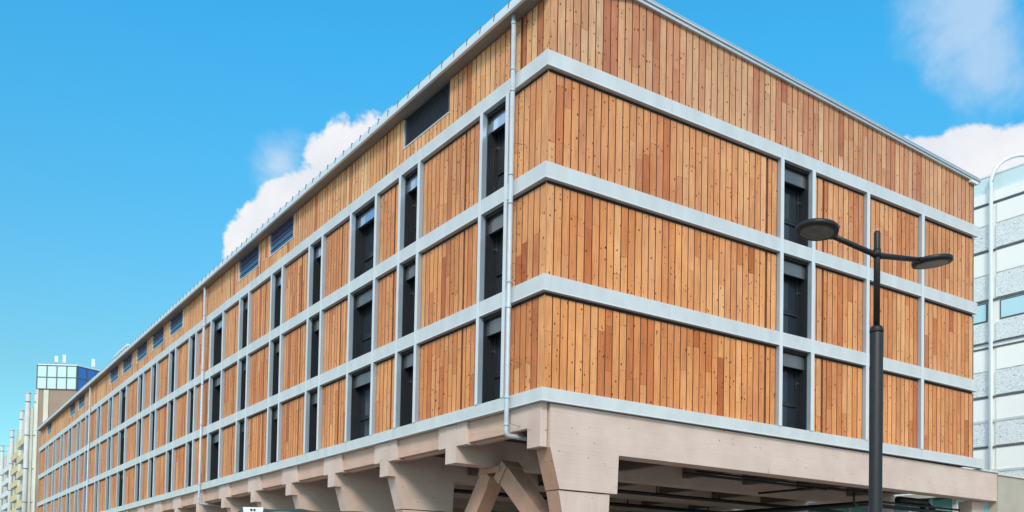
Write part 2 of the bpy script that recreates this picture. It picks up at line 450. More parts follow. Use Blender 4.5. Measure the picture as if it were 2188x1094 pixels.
for i, (a, b) in enumerate(bays):
    gr = [a + (.95 if b-a > 2.2 else .45)] if i else []
    if i == 0: gr = []
    for k in range(3):
        z0, z1 = Z0+BT[k]+.012, Z0+BBt[k+1]-.095
        clad(mapL, a+.006 if i else .012, b-.006, lambda u: z0, lambda u: z1, .06+.10*k, grooves=gr)

# attic level, left
soff = lambda y: Z0 + 10.585 + .0030*y
lz = lambda y: Z0 + 9.58 + .0028*y
louvers = [(5.30, 8.41), (18.63, 21.67), (23.10, 26.11), (36.45, 39.5), (40.87, 43.92), (45.30, 48.4), (49.80, 52.95), (54.35, 57.45), (68.2, 71.35), (72.8, 75.9), (86.9, 90.0)]
prev = .012
for i, (a, b) in enumerate(louvers + [(LEN, LEN)]):
    clad(mapL, prev, a-.002 if a < LEN else LEN, lambda u: Z0+9.012, lambda u: soff(u)-.004, .30, tm=.74, grooves=[prev+1.2])
    if a < LEN:
        clad(mapL, a, b, lambda u: Z0+9.012, lambda u: lz(a)-.045, .30, tm=.74)
        big = i == 0
        m = MB(); zs, zt = lz(a), soff(a)-.01
        fbox(m, mapL, a+.002, b-.002, .02, -.18, zs-.04, zs, 1)                    # sill
        fbox(m, mapL, a+.002, a+.03, .012, -.18, zs+.001, zt, 1 if not big else 0); fbox(m, mapL, b-.03, b-.002, .012, -.18, zs+.001, zt, 1)
        fbox(m, mapL, a+.03, b-.03, -.19, -.2, zs+.001, zt, 0)
        lv = m.build('louver_window', ['louver_metal', 'aluminium'], B)
        s = MB()
        if big:
            q = zs+.03
            while q < zt-.03:
                p = [mapL(a+.032, -.03, q), mapL(b-.040, -.03, q), mapL(b-.040, -.12, q+.05), mapL(a+.032, -.12, q+.05)]
                p2 = [(x, y, z+.012) for x, y, z in p]
                s.hexa(p + p2); q += .072
            s.build('slat', 'louver_metal', lv)
        else:
            s.poly([mapL(a+.032, -.06, zs+.002), mapL(b-.040, -.06, zs+.002), mapL(b-.040, -.06, zt), mapL(a+.032, -.06, zt)])
            s.build('glass_pane', 'attic_glass', lv)
            s = MB()
            for j in (1, 2, 3):
                q = zs + (zt-zs)*j/4
                fbox(s, mapL, a+.034, b-.034, -.03, -.055, q-.012, q+.012)
            s.build('glazing_bar', 'louver_metal', lv)
        prev = b+.002

# right facade
RP = [(9.075, 9.22), (10.61, 10.765), (13.50, 13.65), (16.715, 16.87)]
for a, b in RP: mullion(mapR, a, b, Z0+.003, Z0+BBt[3]-.003)
for k in range(3):
    window(mapR, 9.222, 10.608, Z0+BT[k]+.004, Z0+BBt[k+1]-.004, curtain=1 if k != 2 else 1, sticker=(k == 0))
    z0, z1 = Z0+BT[k]+.012, Z0+BBt[k+1]-.095
    for i, (a, b, g) in enumerate([(.012, 9.07, [8.62]), (10.77, 13.495, [11.34]), (13.655, 16.71, []), (16.875, 20.3, [])]):
        clad(mapR, a, b, lambda u: z0, lambda u: z1, [.03, .14, .34][k] + .03*i, grooves=g)
rz = lambda x: Z0 + (11.66 - .0455*(x-2.9) if x > 2.9 else 10.86 + .80*(x+.45)/3.35)
cl = [lambda u: Z0+9.012]
clad(mapR, .012, 2.9, cl[0], lambda u: rz(u)-.135, .72)
clad(mapR, 2.902, 20.3, cl[0], lambda u: rz(u)-.135, .72, label='paler weathered larch boards of the top storey gable')
# corner boards and end trims
for k in range(4):
    z0 = Z0+BT[k]+.012; z1 = Z0+(BBt[k+1]-.07 if k < 3 else 10.60)
    m = MB(); c = (.75, random.random(), [.1, .2, .35, .6][k], 1)
    for pts in ([(-.004, .012), (-.004, .10), (0, .10)],): pass
    m.poly([(-.006, -.006, z0), (.012, -.006, z0), (.012, -.006, z1), (-.006, -.006, z1)], 0, c)
    m.poly([(-.006, -.006, z0), (-.006, .012, z0), (-.006, .012, z1), (-.006, -.006, z1)], 0, c)
    m.poly([(-.006, -.006, z1), (.012, -.006, z1), (.012, .012, z1), (-.006, .012, z1)], 0, c)
    m.build('corner_board', ['larch_cladding'], B)
    m = MB(); m.box(20.302, 20.345, -.012, .1, z0, z1 if k < 3 else rz(20.3)-.1); m.box(-.02, .08, LEN+.001, LEN+.05, z0, z1); m.build('end_trim', 'soffit', B)
# side and rear walls (larch too, seen only from aside)
m = MB(); m.box(20.2, 20.30, .11, LEN-.2, Z0+.01, Z0+10.7); m.box(.13, 20.19, LEN-.12, LEN-.03, Z0+.01, Z0+10.6); m.build('side_wall', 'backing', B)

# roof
def ez(y): return .0030*y
m = MB(); nseg = 24
pr = [(-.40, 10.90), (2.9, 11.60), (20.60, 10.79), (20.60, 10.70), (2.9, 11.48), (-.36, 10.74)]
a, b = -.10, LEN+.1
n0 = len(m.v); k = len(pr)
m.v += [(x, a, Z0+z) for x, z in pr] + [(x, b, Z0+z+ez(b)) for x, z in pr]
m.f.append(tuple(range(k))); m.f.append(tuple(range(2*k-1, k-1, -1)))
for i in range(k): j = (i+1) % k; m.f.append((i, j, k+j, k+i))
m.m = [0]*len(m.f); m.c = [None]*len(m.f)
m.build('roof', 'aluminium_roof', B)
# eave fascia with standing seam ribs
m = MB()
def sl(x0, x1, y0, y1, z0, z1, mat=0):
    m.hexa([(x0,y0,z0+ez(y0)),(x1,y0,z0+ez(y0)),(x1,y1,z0+ez(y1)),(x0,y1,z0+ez(y1)),(x0,y0,z1+ez(y0)),(x1,y0,z1+ez(y0)),(x1,y1,z1+ez(y1)),(x0,y1,z1+ez(y1))], mat)
sl(-.45, -.36, -.14, LEN+.14, Z0+10.60, Z0+10.70)
y = -.14
while y < LEN+.1:
    y1 = min(y+.745, LEN+.14)
    m.hexa([(-.44,y+.004,Z0+10.702+ez(y)),(-.37,y+.004,Z0+10.702+ez(y)),(-.37,y1-.004,Z0+10.702+ez(y1)),(-.44,y1-.004,Z0+10.702+ez(y1)),
            (-.405,y+.004,Z0+10.90+ez(y)),(-.36,y+.004,Z0+10.90+ez(y)),(-.36,y1-.004,Z0+10.90+ez(y1)),(-.405,y1-.004,Z0+10.90+ez(y1))])
    m.hexa([(-.452,y-.009,Z0+10.72+ez(y)),(-.36,y-.009,Z0+10.72+ez(y)),(-.36,y+.009,Z0+10.72+ez(y)),(-.452,y+.009,Z0+10.72+ez(y)),
            (-.43,y-.009,Z0+10.94+ez(y)),(-.34,y-.009,Z0+10.94+ez(y)),(-.34,y+.009,Z0+10.94+ez(y)),(-.43,y+.009,Z0+10.94+ez(y))], 1)
    y += .745
m.build('roof_edge', ['aluminium_plate', 'blind_metal'], B)
m = MB(); sl(-.359, .09, -.12, LEN+.1, Z0+10.61, Z0+10.66); 
m.build('soffit', 'soffit', B)
# gable coping
m = MB()
for x0, x1 in ((-.47, 2.9), (2.9, 20.62)):
    za, zb = rz(x0), rz(x1)
    for (d0, d1, n0, n1, mt) in ((.0, .022, -.15, .15, 0), (-.075, -.001, -.14, -.09, 0), (-.14, -.076, -.045, -.03, 1)):
        m.hexa([(x0,n0,za+d0),(x1,n0,zb+d0),(x1,n1,zb+d0),(x0,n1,za+d0),(x0,n0,za+d1),(x1,n0,zb+d1),(x1,n1,zb+d1),(x0,n1,za+d1)], mt)
m.build('gable_coping', ['aluminium_roof', 'shadow_gap'], B)
m = MB(); m.box(19.95, 20.45, -.13, -.02, Z0+10.63, Z0+10.73); m.build('coping_bracket', 'white_paint', B)

# --- glulam frames
FY = [.02] + [4.57*k-.10 for k in range(1, 21)]
TH = .62
for k, y in enumerate(FY):
    m = MB(); zt, zb, zj = Z0-.37, Z0-1.53, Z0-2.62
    x0 = .26 if k == 0 else 0.0
    brace = k in (1, 9, 17)
    if brace:
        pts = [(x0, zt), (22.0, zt-.03), (22.0, zb), (x0, zb)]
    elif k == 0:
        pts = [(.26, zt), (22.04, zt-.06), (22.04, zb), (2.64, zb-.01), (2.60, zj), (.60, zj), (.27, zb)]
    else:
        pts = [(x0, zt), (22.0, zt-.03), (22.0, zb), (2.64, zb-.01), (2.60, zj), (.62, zj), (.30, zb), (x0, zb)]
    m.prism(pts, 'y', y if k else -.002, y+TH)
    if not brace:
        m.recolour(2+(5 if k == 0 else 6), 1)  # outer haunch side browned, its shade put into the colour
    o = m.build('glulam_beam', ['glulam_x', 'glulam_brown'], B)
    # legs
    if not brace:
        m = MB(); m.prism([(.61, zj-.03), (2.37, zj-.03), (2.22, .02), (1.55, .02)], 'y', y+.03, y+TH-.03)
        m.recolour(5, 1); m.box(.75, 2.3, y+.15, y+TH-.15, zj-.03, zj, 2)  # outer leg face browned likewise, shade held in the colour
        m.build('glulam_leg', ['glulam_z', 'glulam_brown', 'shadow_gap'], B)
    m = MB(); m.prism([(21.1, zb-.03), (21.98, zb-.03), (21.9, .02), (21.3, .02)], 'y', y+.03+(.42 if k == 0 else 0), y+TH-.03+(.42 if k == 0 else 0)); m.build('glulam_leg', 'glulam_z', B)
    # cap blocks either side of the beam end
    m = MB()
    if k == 0:
        cbs = [(0, .215, .08, .69, Z0-1.53, Z0-.355), (.004, .2, .70, 1.17, Z0-.98, Z0-.356), (.012, .2, 1.18, 1.52, Z0-.975, Z0-.357)]
    else:
        cbs = [(.006, .3, y-.60, y-.31, Z0-1.035, Z0-.356), (.012, .3, y-.30, y-.004, Z0-1.03, Z0-.357),
               (.008, .3, y+TH+.004, y+TH+.28, Z0-1.03, Z0-.356), (.014, .3, y+TH+.29, y+TH+.48, Z0-1.03, Z0-.358)]
    for cb in cbs:
        m = MB(); m.box(*cb); m.build('cap_block', 'glulam_z', B, bevel=.004)
    # edge beam to the next frame
    a = 1.53 if k == 0 else y+TH+.485
    b = FY[k+1]-.605 if k+1 < len(FY) else LEN
    m = MB(); m.box(.10, .42, a, b, Z0-.97, Z0-.36); m.box(.30, .5, a, b, Z0-1.03, Z0-.972)
    m.build('edge_beam', 'glulam_y', B)
    if brace:      # inverted V prop under the beam end
        ax = 1.7
        for s, top, d in ((1, Vector((ax, y+.55, Z0-1.75)), Vector((0, .80, -1.0))), (-1, Vector((ax, y-.30, Z0-1.70)), Vector((0, -1.20, -1.0)))):
            L = (top.z-.03)/abs(d.z); m = MB()
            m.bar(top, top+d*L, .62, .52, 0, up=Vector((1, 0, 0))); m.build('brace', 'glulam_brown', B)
            m = MB(); dn = d.normalized(); p = top-dn*.02
            m.bar(p-dn*.10, p+dn*.24, .66, .64, 0, up=Vector((1, 0, 0))); m.build('brace_block', 'glulam_brown', B, bevel=.01)
        # short header between the props
        m = MB(); m.box(1.35, 2.05, y-.35, y+.62+.2, Z0-1.72, Z0-1.535); m.build('brace_header', 'glulam_brown', B)
# ceiling under the first storey
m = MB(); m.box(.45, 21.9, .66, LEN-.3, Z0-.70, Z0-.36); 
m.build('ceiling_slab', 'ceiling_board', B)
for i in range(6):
    m = MB(); x = 3.2+i*3.1; m.box(x, x+.28, .70, LEN-.5, Z0-1.25, Z0-.705); m.build('purlin', 'glulam_dark', B)  # darkened glulam: the deep shade under the floor is in the colour
# far edge beam
m = MB(); m.box(21.5, 21.9, .7, LEN, Z0-.98, Z0-.365); m.build('edge_beam', 'glulam_y', B)

# --- down pipes
def downpipe(y, xo, turn):
    m = MB(); r = .067; x = -.235
    zt = soff(y)-.0; zb = Z0-1.0
    pts = [(x, y, zt+.1), (x, y, zb)]
    if turn:
        for t in range(1, 7):
            a = t*math.pi/12; pts.append((x+.12*(1-math.cos(a)), y, zb-.12*math.sin(a)))
        pts += [(x+.35, y+.0, zb-.12), (x+turn, y-.0, zb-.14)]
    m.tube(pts, r, 18)
    for z in (zt-.25, Z0+9.05, Z0+8.45, Z0+6.1, Z0+5.3, Z0+3.1, Z0+2.4, Z0-.1, Z0-.85):
        m.tube([(x, y, z), (x, y, z+.06)], r+.012, 18)
        m.box(x, -.15 if z < Z0+9 else -.004, y-.012, y+.012, z+.015, z+.035)
    return m.build('downpipe', 'galvanised_pipe', B)
downpipe(1.36, 0, .95); downpipe(31.15, 0, 3.2); downpipe(64.3, 0, 2.0)
# pipe ties bolted across the boards
for z in (Z0+6.95, Z0+5.35, Z0+3.6, Z0+.9, Z0-.83):
    m = MB(); m.bar((-.17, 1.30, z+.05), (-.01, 1.02, z-.06), .008, .012); m.build('pipe_tie', 'backing', B)

# --- service pipes under the building
def spipe(path, r):
    m = MB(); m.tube(path, r, 12); return m.build('service_pipe', 'black_pipe', B)
zc = Z0-1.62
spipe([(6.3, 1.2, zc), (13.2, 1.2, zc)], .045); spipe([(7.0, 1.35, zc+.13), (12.4, 1.35, zc+.13)], .03)
spipe([(12.2, .9, zc-.05), (12.2, 3.4, zc-.05)], .04)
spipe([(13.0, .95, zc), (15.2, .95, zc), (15.38, .95, zc-.06), (15.45, .95, zc-.22), (15.45, .95, zc-.7)], .05)
spipe([(14.4, .95, zc), (14.4, .95, zc-.55)], .045)
spipe([(4.2, 6.0, zc-.1), (20.5, 6.0, zc-.1)], .07); spipe([(3.5, 11.0, zc), (21, 11.0, zc)], .08)
spipe([(16.1, 1.5, zc-.28), (16.1, 44, zc-.28)], .10); spipe([(14.9, 1.2, zc-.45), (14.9, 40, zc-.45)], .07)
spipe([(16.0, 1.0, zc-.42), (21.4, 1.0, zc-.42)], .07); spipe([(16.0, 1.0, zc-.26), (21.4, 1.0, zc-.26)], .04)
spipe([(17.2, 1.1, zc-.1), (19.0, 1.1, zc-.1)], .13); spipe([(19.0, 1.1, zc-.1), (21.3, 1.1, zc-1.3)], .07); spipe([(19.2, 1.25, zc), (21.6, 1.25, zc-1.2)], .045)
spipe([(18.8, 1.1, zc-.1), (18.8, 1.1, zc-2.2)], .11)
for x, yy in ((9.6, 6.0), (12.9, 6.0), (8.4, 11.0), (12.5, 11.0), (17.4, 11.0)): spipe([(x, yy, zc-.1), (x, yy, Z0-.7)], .03)

# ------------------------------------------------------------------ rooftop unit at the far end
m = MB(); m.box(2.0, 5.2, 61.4, 66.3, Z0+11.4, Z0+13.9); m.box(1.9, 5.3, 61.3, 66.4, Z0+13.9, Z0+14.05)
tag(m.build('rooftop_unit', 'white_paint', None), 'small white plant box on the far roof of the timber building', 'rooftop unit')

# ------------------------------------------------------------------ beige annexe wall on the right
A = thing('annexe', 'beige rendered canopy wall with pale coping at the right of the glulam frame', 'annexe', (22, 0, 0))
m = MB(); m.box(22.085, 40, -.01, .35, 0, Z0-.50); m.build('wall', 'beige_wall', A); 
m3 = MB(); m3.box(22.05, 40.1, -.07, .42, Z0-.495, Z0-.40); m3.box(20.75, 22.049, -.06, .62, Z0-.422, Z0-.36); m3.build('coping', 'aluminium', A)
for o in A.children: under(o, A)

# ------------------------------------------------------------------ tan pavilion and glazed pavilion beyond the frames
T = thing('low_pavilion', 'low tan rendered building glimpsed between the frames under the timber building', 'building', (34, 30, 0))
m = MB(); m.box(30, 42, 14, 70, 0, 6.6); m.build('wall', 'tan_wall', T)
for i in range(12):
    for za, zb in ((1.0, 2.6), (3.9, 5.6)):
        m = MB(); y = 16+i*4.4; m.box(29.97, 30.05, y, y+2.0, za, zb); m.build('window', 'dark_frame', T)
m = MB(); m.box(29.8, 42.2, 13.8, 70.2, 6.6, 6.85); m.build('roof', 'white_paint', T)
for o in T.children: under(o, T)
G = thing('glazed_pavilion', 'turquoise glazed pavilion with white posts behind the rightmost glulam leg', 'pavilion', (30, 10, 0))
m = MB(); m.box(26.2, 33.5, 4.2, 12.8, .1, 6.0); m.build('glazing', 'turquoise_glass', G)
m = MB()
for i in range(8):
    x = 26.1+i*1.05; m.box(x, x+.09, 4.08, 4.19, 0, 6.05)
for i in range(8):
    y = 4.2+i*1.1; m.box(26.08, 26.19, y, y+.09, 0, 6.05)
for z in (1.6, 3.2, 4.6): m.box(26.1, 33.5, 4.1, 4.18, z, z+.08); m.box(26.1, 26.18, 4.2, 12.8, z, z+.08)
m.build('post', 'white_paint', G)
m = MB(); m.box(25.7, 34, 3.7, 13.2, 6.06, 6.25); m.build('roof', 'white_paint', G)
for o in G.children: under(o, G)

# ------------------------------------------------------------------ white office block on the right
O = thing('office_block', 'tall white office block with patterned grey strips and white arched pipes', 'office building', (45, 20, 0))
XO = 45.0; Y0o, Y1o = -12.0, 60.0
m = MB(); m.box(XO+.15, XO+20, Y0o, Y1o, 0, 27.0); m.build('wall', 'white_panel', O)
lines = [27.17, 24.08, 20.81, 17.7, 14.47, 11.2, 7.95, 4.7]
ys = []
y = 12.95-2*4.6*3
while y < Y1o: ys.append(y); y += 4.6
for i, z in enumerate(lines):
    j = MB(); j.box(XO+.05, XO+.14, Y0o, Y1o, z-.045, z+.045); j.build('joint', 'grey_joint', O)
    if i == 0: continue
    if i == 3:
        j = MB(); j.box(XO+.05, XO+.14, Y0o, Y1o, z+.30, z+.37); j.build('joint', 'grey_joint', O)
    # ripple strip above each line
    h = 1.62
    for y in ys[:-1]:
        p = MB(); p.box(XO+.04, XO+.149, y+.16, y+4.44, z+(.40 if i == 3 else .10), z+h); p.build('relief_panel', 'ripple_panel', O)
    if i in (3,):
        pass
    wz0, wz1 = (z+h+.12, lines[i-1]-.12)
    if i == 3:    # the storey with the sky blue ribbon window
        for y in ys[:-1]:
            p = MB(); p.box(XO+.10, XO+.148, y+.40, y+4.2, wz0-.0, wz1); fr = p.build('window', 'grey_joint', O)
            q = MB(); q.box(XO+.07, XO+.099, y+.50, y+4.1, wz0+.08, wz1-.08); q.build('glass_pane', 'sky_glass', fr)
    else:
        for y in ys[:-1]:
            p = MB(); p.box(XO+.06, XO+.148, y+.2, y+4.4, wz0, wz1); p.build('facade_panel', 'white_panel', O)
    if i >= 5:
        g = MB(); g.box(XO+.0, XO+.1, Y0o, Y1o, z+h+.0, z+h+.16); g.build('sunshade', 'aluminium', O)
# glass parapet
g = MB(); g.box(XO+.3, XO+.36, Y0o, Y1o, 27.9, 29.1); g.build('parapet_glass', 'pale_glass', O)
g = MB(); g.box(XO+.0, XO+.5, Y0o, Y1o, 27.25, 27.9); g.build('parapet', 'white_panel', O)
g = MB(); g.box(XO+.26, XO+.40, Y0o, Y1o, 29.1, 29.2)
for y in ys: g.box(XO+.25, XO+.41, y+2.2, y+2.3, 27.9, 29.1)
g.build('parapet_rail', 'white_paint', O)
for y in ys:
    p = MB(); r = 1.55; path = [(XO-.25, y, .5), (XO-.25, y, 28.4)]
    for t in range(0, 13):
        a = math.pi*t/12*.93
        path.append((XO-.25+r*(1-math.cos(a))*.9, y-(1.9*(1-math.cos(a))/2*1.3), 28.4+1.75*math.sin(a)))
    path.append((XO+4.2, y-4.2, 27.9))
    p.tube(path, .125, 12); p.build('arched_pipe', 'white_paint', O)
for o in O.children: under(o, O)

# ------------------------------------------------------------------ tower with the glass box, far left
TW = thing('glass_topped_tower', 'brown tower with a white and blue glass box on top beyond the roof', 'tower', (8, 133, 0))
xa, xb, xc = 4.3, 9.0, 12.6
ya, yb, yc = 135.0, 131.9, 136.2
m = MB(); m.prism([(0, 0)], 'y', 0, 0) if False else None
def wall(mb, p, q, z0, z1, th=.3, mat=0, out=0):
    d = Vector((q[0]-p[0], q[1]-p[1], 0)); n = Vector((d.y, -d.x, 0)).normalized()
    a = Vector((p[0], p[1], 0))+n*out; b = Vector((q[0], q[1], 0))+n*out
    mb.hexa([(a.x,a.y,z0),(b.x,b.y,z0),(b.x-n.x*th,b.y-n.y*th,z0),(a.x-n.x*th,a.y-n.y*th,z0),(a.x,a.y,z1),(b.x,b.y,z1),(b.x-n.x*th,b.y-n.y*th,z1),(a.x-n.x*th,a.y-n.y*th,z1)], mat)
pA, pB, pC, pD = (4.3, 135.0), (9.2, 131.9), (14.5, 134.5), (9.5, 140)
ZB, ZT = 29.6, 33.2
m = MB(); foot = [pA, pB, pC, pD]
n0 = 0; m.v = [(x, y, 0) for x, y in foot]+[(x, y, ZB) for x, y in foot]; m.f = [(0,1,5,4),(1,2,6,5),(2,3,7,6),(3,0,4,7),(4,5,6,7)]; m.m = [0]*5; m.c = [None]*5
m.build('shaft', 'tower_brown', TW)
m = MB(); wall(m, (pA[0]+.9, pA[1]-.57), (pA[0]+1.5, pA[1]-.95), 4, ZB-.1, .1, 0, .12); wall(m, pA, (pA[0]+.25, pA[1]-.16), 2, ZB, .1, 0, .12); m.build('stripe', 'cream_wall', TW)
def glazed(p, q, nx, nz, mat, nm):
    g = MB(); wall(g, p, q, ZB, ZT-.1, .2, 0, .10); ob = g.build(nm, mat, TW)
    f = MB(); P_ = Vector((p[0], p[1], 0)); Q_ = Vector((q[0], q[1], 0)); d = (Q_-P_); L = d.length; d.normalize()
    for i in range(nx+1):
        c = P_+d*(L*i/nx); a = c-d*.055; b = c+d*.055; wall(f, a, b, ZB, ZT, .1, 0, .19)
    for z in [ZB+.06+(ZT-ZB-.1)*k/nz for k in range(nz+1)]: wall(f, P_, Q_, z-.055, z+.055, .08, 0, .17)
    f.build('glazing_bar', 'grey_joint', ob)
glazed(pA, pB, 4, 2, 'pale_glass', 'glazing'); glazed(pB, pC, 4, 2, 'blue_glass', 'glazing')
m = MB(); m.v = [(x, y, ZT) for x, y in foot]+[(x, y, ZT+.2) for x, y in foot]; m.f = [(0,1,5,4),(1,2,6,5),(2,3,7,6),(3,0,4,7),(4,5,6,7),(0,1,2,3)]; m.m = [0]*6; m.c = [None]*6
m.build('roof', 'white_wall', TW)
for o in TW.children: under(o, TW)
for (x, y, h, nm, lb) in ((6.55, 133.6, 1.1, 'rooftop_antenna', 'stubby pale antenna, leftmost on the glass topped tower'), (7.55, 133.2, 1.35, 'rooftop_antenna', 'pale antenna beside the leftmost one on the glass topped tower'), (11.6, 133.4, 1.35, 'rooftop_antenna', 'lone pale antenna above the blue glass of the tower')):
    m = MB(); m.tube([(x, y, ZT+.2), (x, y, ZT+.35+h)], .09, 10); m.box(x-.22, x+.22, y-.3, y-.1, ZT+.45, ZT+.3+h); m.box(x+.09, x+.34, y-.06, y+.06, ZT+.9, ZT+1.0)
    tag(m.build(nm, 'white_wall'), lb, 'antenna', 'antennas on the tower roof')

# ------------------------------------------------------------------ apartment blocks, far left
def apartment(x, y, h, lab, yel, ln=15):
    r = thing('apartment_block', lab, 'apartment building', (x, y, 0), 'apartment blocks in a row at the far left')
    m = MB(); m.box(x+.9, x+13, y+1.2, y+ln, 0, h-2.2); m.build('wall', 'cream_wall' if yel else 'white_wall', r)
    for dx, dy in ((0, 0), (1.35, -.5)):
        m = MB(); m.tube([(x+dx, y+dy, 0), (x+dx, y+dy, h)], .42, 14); m.tube([(x+dx, y+dy, h), (x+dx, y+dy, h+.15)], .5, 14); m.build('shaft', 'shaft_grey', r)
        for z in range(3, int(h), 6):
            m = MB(); m.tube([(x+dx, y+dy, z), (x+dx, y+dy, z+.14)], .46, 12); m.build('shaft_ring', 'grey_joint', r)
    m = MB(); m.box(x+.45, x+.9, y-.1, y+.9, 0, h-2.5); m.box(x+1.9, x+12, y-.2, y+1.2, 0, h-3.4); m.build('stair_wall', 'cream_wall', r)
    m = MB(); m.box(x+.42, x+.449, y+.2, y+.8, 1, h-3); m.box(x+4.6, x+5.0, y-.24, y-.205, 1, h-4); m.box(x+6.9, x+9.0, y-.25, y-.205, 1, h-4.2); m.build('dark_strip', 'ochre_wall' if yel else 'dark_frame', r)
    nf = int((h-4)/2.9)
    for f in range(1, nf):
        z = f*2.9
        m = MB(); m.box(x-.1, x+.9, y+2.2, y+ln-1, z, z+.15); m.box(x+2.1, x+4.4, y-1.3, y-.2, z, z+.15); bo = m.build('balcony', 'white_wall', r)
        m = MB(); m.box(x-.12, x-.05, y+2.2, y+ln-1, z+.15, z+1.15); m.box(x+2.1, x+4.4, y-1.32, y-1.25, z+.15, z+1.1); m.box(x+2.05, x+2.1, y-1.3, y-.2, z+.15, z+1.1)
        m.build('railing', 'yellow_rail' if yel else 'white_wall', bo)
        m = MB(); m.box(x+.86, x+.895, y+3, y+ln-2, z+.2, z+2.2); m.box(x+2.3, x+3.4, y-.23, y-.19, z+.2, z+2.3); m.box(x+5.2, x+6.4, y-.23, y-.19, z+.9, z+2.2)
        m.build('window', 'dark_frame', r)
    for o in r.children: under(o, r)
apartment(6.9, 168, 34.6, 'cream apartment block with yellow balconies nearest the brown tower', True, 14)
apartment(8.4, 190, 34.8, 'cream apartment block second from the brown tower, with tall white twin shafts', True, 17)
apartment(9.6, 218, 34.6, 'white apartment block third from the brown tower, with dark windows', False, 17)
apartment(10.4, 246, 34.4, 'farthest white apartment block at the left edge of the street', False, 20)

# ------------------------------------------------------------------ street lamp
LX, LY, LZ = -2.476, -11.741, 4.951+1.6
S = thing('street_lamp', 'black double armed street lamp with two flat round heads', 'street lamp', (LX, LY, 0))
m = MB(); m.tube([(0,0,0), (0,0,.04), (0,0,.041), (0,0,5.44), (0,0,5.47)], [.16, .16, .094, .092, .075], 28); m.tube([(0,0,5.38), (0,0,5.42)], .099, 28)
m.build('pole_base', 'lamp_paint', S)
m = MB(); m.tube([(0,0,5.45), (0,0,6.84), (0,0,6.865)], [.046, .046, .038], 22); m.tube([(0,0,LZ-.07), (0,0,LZ+.05)], .056, 22); m.build('pole', 'lamp_paint', S)
th = R(-5); dv = Vector((math.cos(th), math.sin(th), 0))
for s in (-1, 1):
    d = (dv*s + Vector((0, 0, .115))).normalized(); base = Vector((0, 0, LZ-.04))
    m = MB(); m.tube([base, base+d*.12, base+d*.95], [.042, .041, .038], 16); m.tube([base+d*.04, base+d*.10], .047, 16); m.build('arm', 'lamp_paint', S)
    c = base+d*1.22; up = Vector((0, 0, 1)) - d*d.z; up.normalize()
    m = MB(); prof = [(-.045, .262), (-.040, .288), (.018, .294), (.032, .28), (.042, .20), (.050, .10)]
    m.tube([c+up*h for h, r_ in prof], [r_ for h, r_ in prof], 48)
    m.bar(c-d*.34, c-d*.2, .12, .05); hd = m.build('lamp_head', 'lamp_paint', S)
    m = MB(); m.tube([c-up*.049, c-up*.0455], .226, 48); df = m.build('diffuser', 'lamp_lens', hd) if False else m
    g, nt, b, out = (newmat('lamp_lens') if 'lamp_lens' not in MATS else (None, None, None, None))
    if b:
        b.inputs['Base Color'].default_value = (.075, .068, .062, 1); b.inputs['Roughness'].default_value = .3
        tc = N(nt, 'ShaderNodeTexCoord'); no = N(nt, 'ShaderNodeTexNoise'); no.inputs['Scale'].default_value = 9
        nt.links.new(tc.outputs['Object'], no.inputs[0]); rr = ramp(nt, [(.35, (.075, .062, .055)), (.65, (.14, .12, .105))]); nt.links.new(no.outputs[0], rr.inputs[0]); nt.links.new(rr.outputs[0], b.inputs['Base Color'])
    m.build('diffuser', 'lamp_lens', hd)
    m = MB()
    for k in range(6):
        a = k*math.pi/3; e1 = d; e2 = up.cross(d)
        p = c+(e1*math.cos(a)+e2*math.sin(a))*.244; m.tube([p-up*.049, p-up*.0455], .006, 8)
    m.build('screw', 'blind_metal', hd)

# ------------------------------------------------------------------ green covered trailer
V = thing('covered_trailer', 'trailer under a dark green tarpaulin with a white plate on its end', 'trailer', (-6.6, 1.5, 0))
V.rotation_euler = (0, 0, math.atan2(-1.74, 2.6))
prof = []     # arched cover, length along x
m = MB(); nx = 22; ny = 12
L0, L1, hw = -.62, 4.3, 1.15
P = []
for i in range(nx+1):
    row = []
    x = L0+(L1-L0)*i/nx
    for j in range(ny+1):
        t = -1+2*j/ny
        z = 3.32 - .16*abs(t)**3 - (.10 if i in (0, nx) else 0) + .012*math.sin(i*1.9+j) - .012*i/3
        row.append((x, t*hw, z + .02*math.cos(i*math.pi*2/5.5)))
    row = [(x, -hw-.02, 1.1)]+row+[(x, hw+.02, 1.1)]
    P.append(row)
for i in range(nx):
    for j in range(len(P[0])-1):
        m.poly([P[i][j], P[i+1][j], P[i+1][j+1], P[i][j+1]], 0, 's')
for i in (0, nx): m.poly(P[i], 0)
m.build('tarpaulin', 'green_tarp', V)
m = MB()
for j in (1, ny+1): m.tube([(P[i][j][0], P[i][j][1]*1.01, P[i][j][2]+.015) for i in range(nx+1)], .022, 8)
m.tube([(P[0][j][0]-.01, P[0][j][1], P[0][j][2]+.01) for j in range(1, ny+2)], .025, 8)
m.build('cover_hem', 'green_edge', V)
m = MB(); m.hexa([(-.36,-1.22,2.75),(-.06,-1.22,2.75),(-.06,-1.19,2.75),(-.36,-1.19,2.75),(-.46,-1.2,3.27),(.0,-1.2,3.27),(.0,-1.14,3.27),(-.46,-1.14,3.27)])
m.build('white_plate', 'white_paint', V)
m = MB()
for x in (-.265, -.195): m.tube([(x, -1.225, 3.21), (x, -1.19, 3.21)], .026, 12)
m.build('plate_hole', 'dark_frame', V)
m = MB(); m.box(L0, L1, -1.1, 1.1, .75, 1.09); m.box(L0-1.2, L0, -.06, .06, .78, .9); m.build('chassis', 'dark_frame', V)
for x in (1.2, 2.3):
    for s in (-1, 1):
        m = MB(); m.tube([(x, s*.86, .42), (x, s*1.1, .42)], .42, 24); wo = m.build('wheel', 'rubber', V)
        m = MB(); m.tube([(x, s*1.1, .42), (x, s*1.115, .42)], .22, 20); m.build('rim', 'galvanised_pipe', wo)

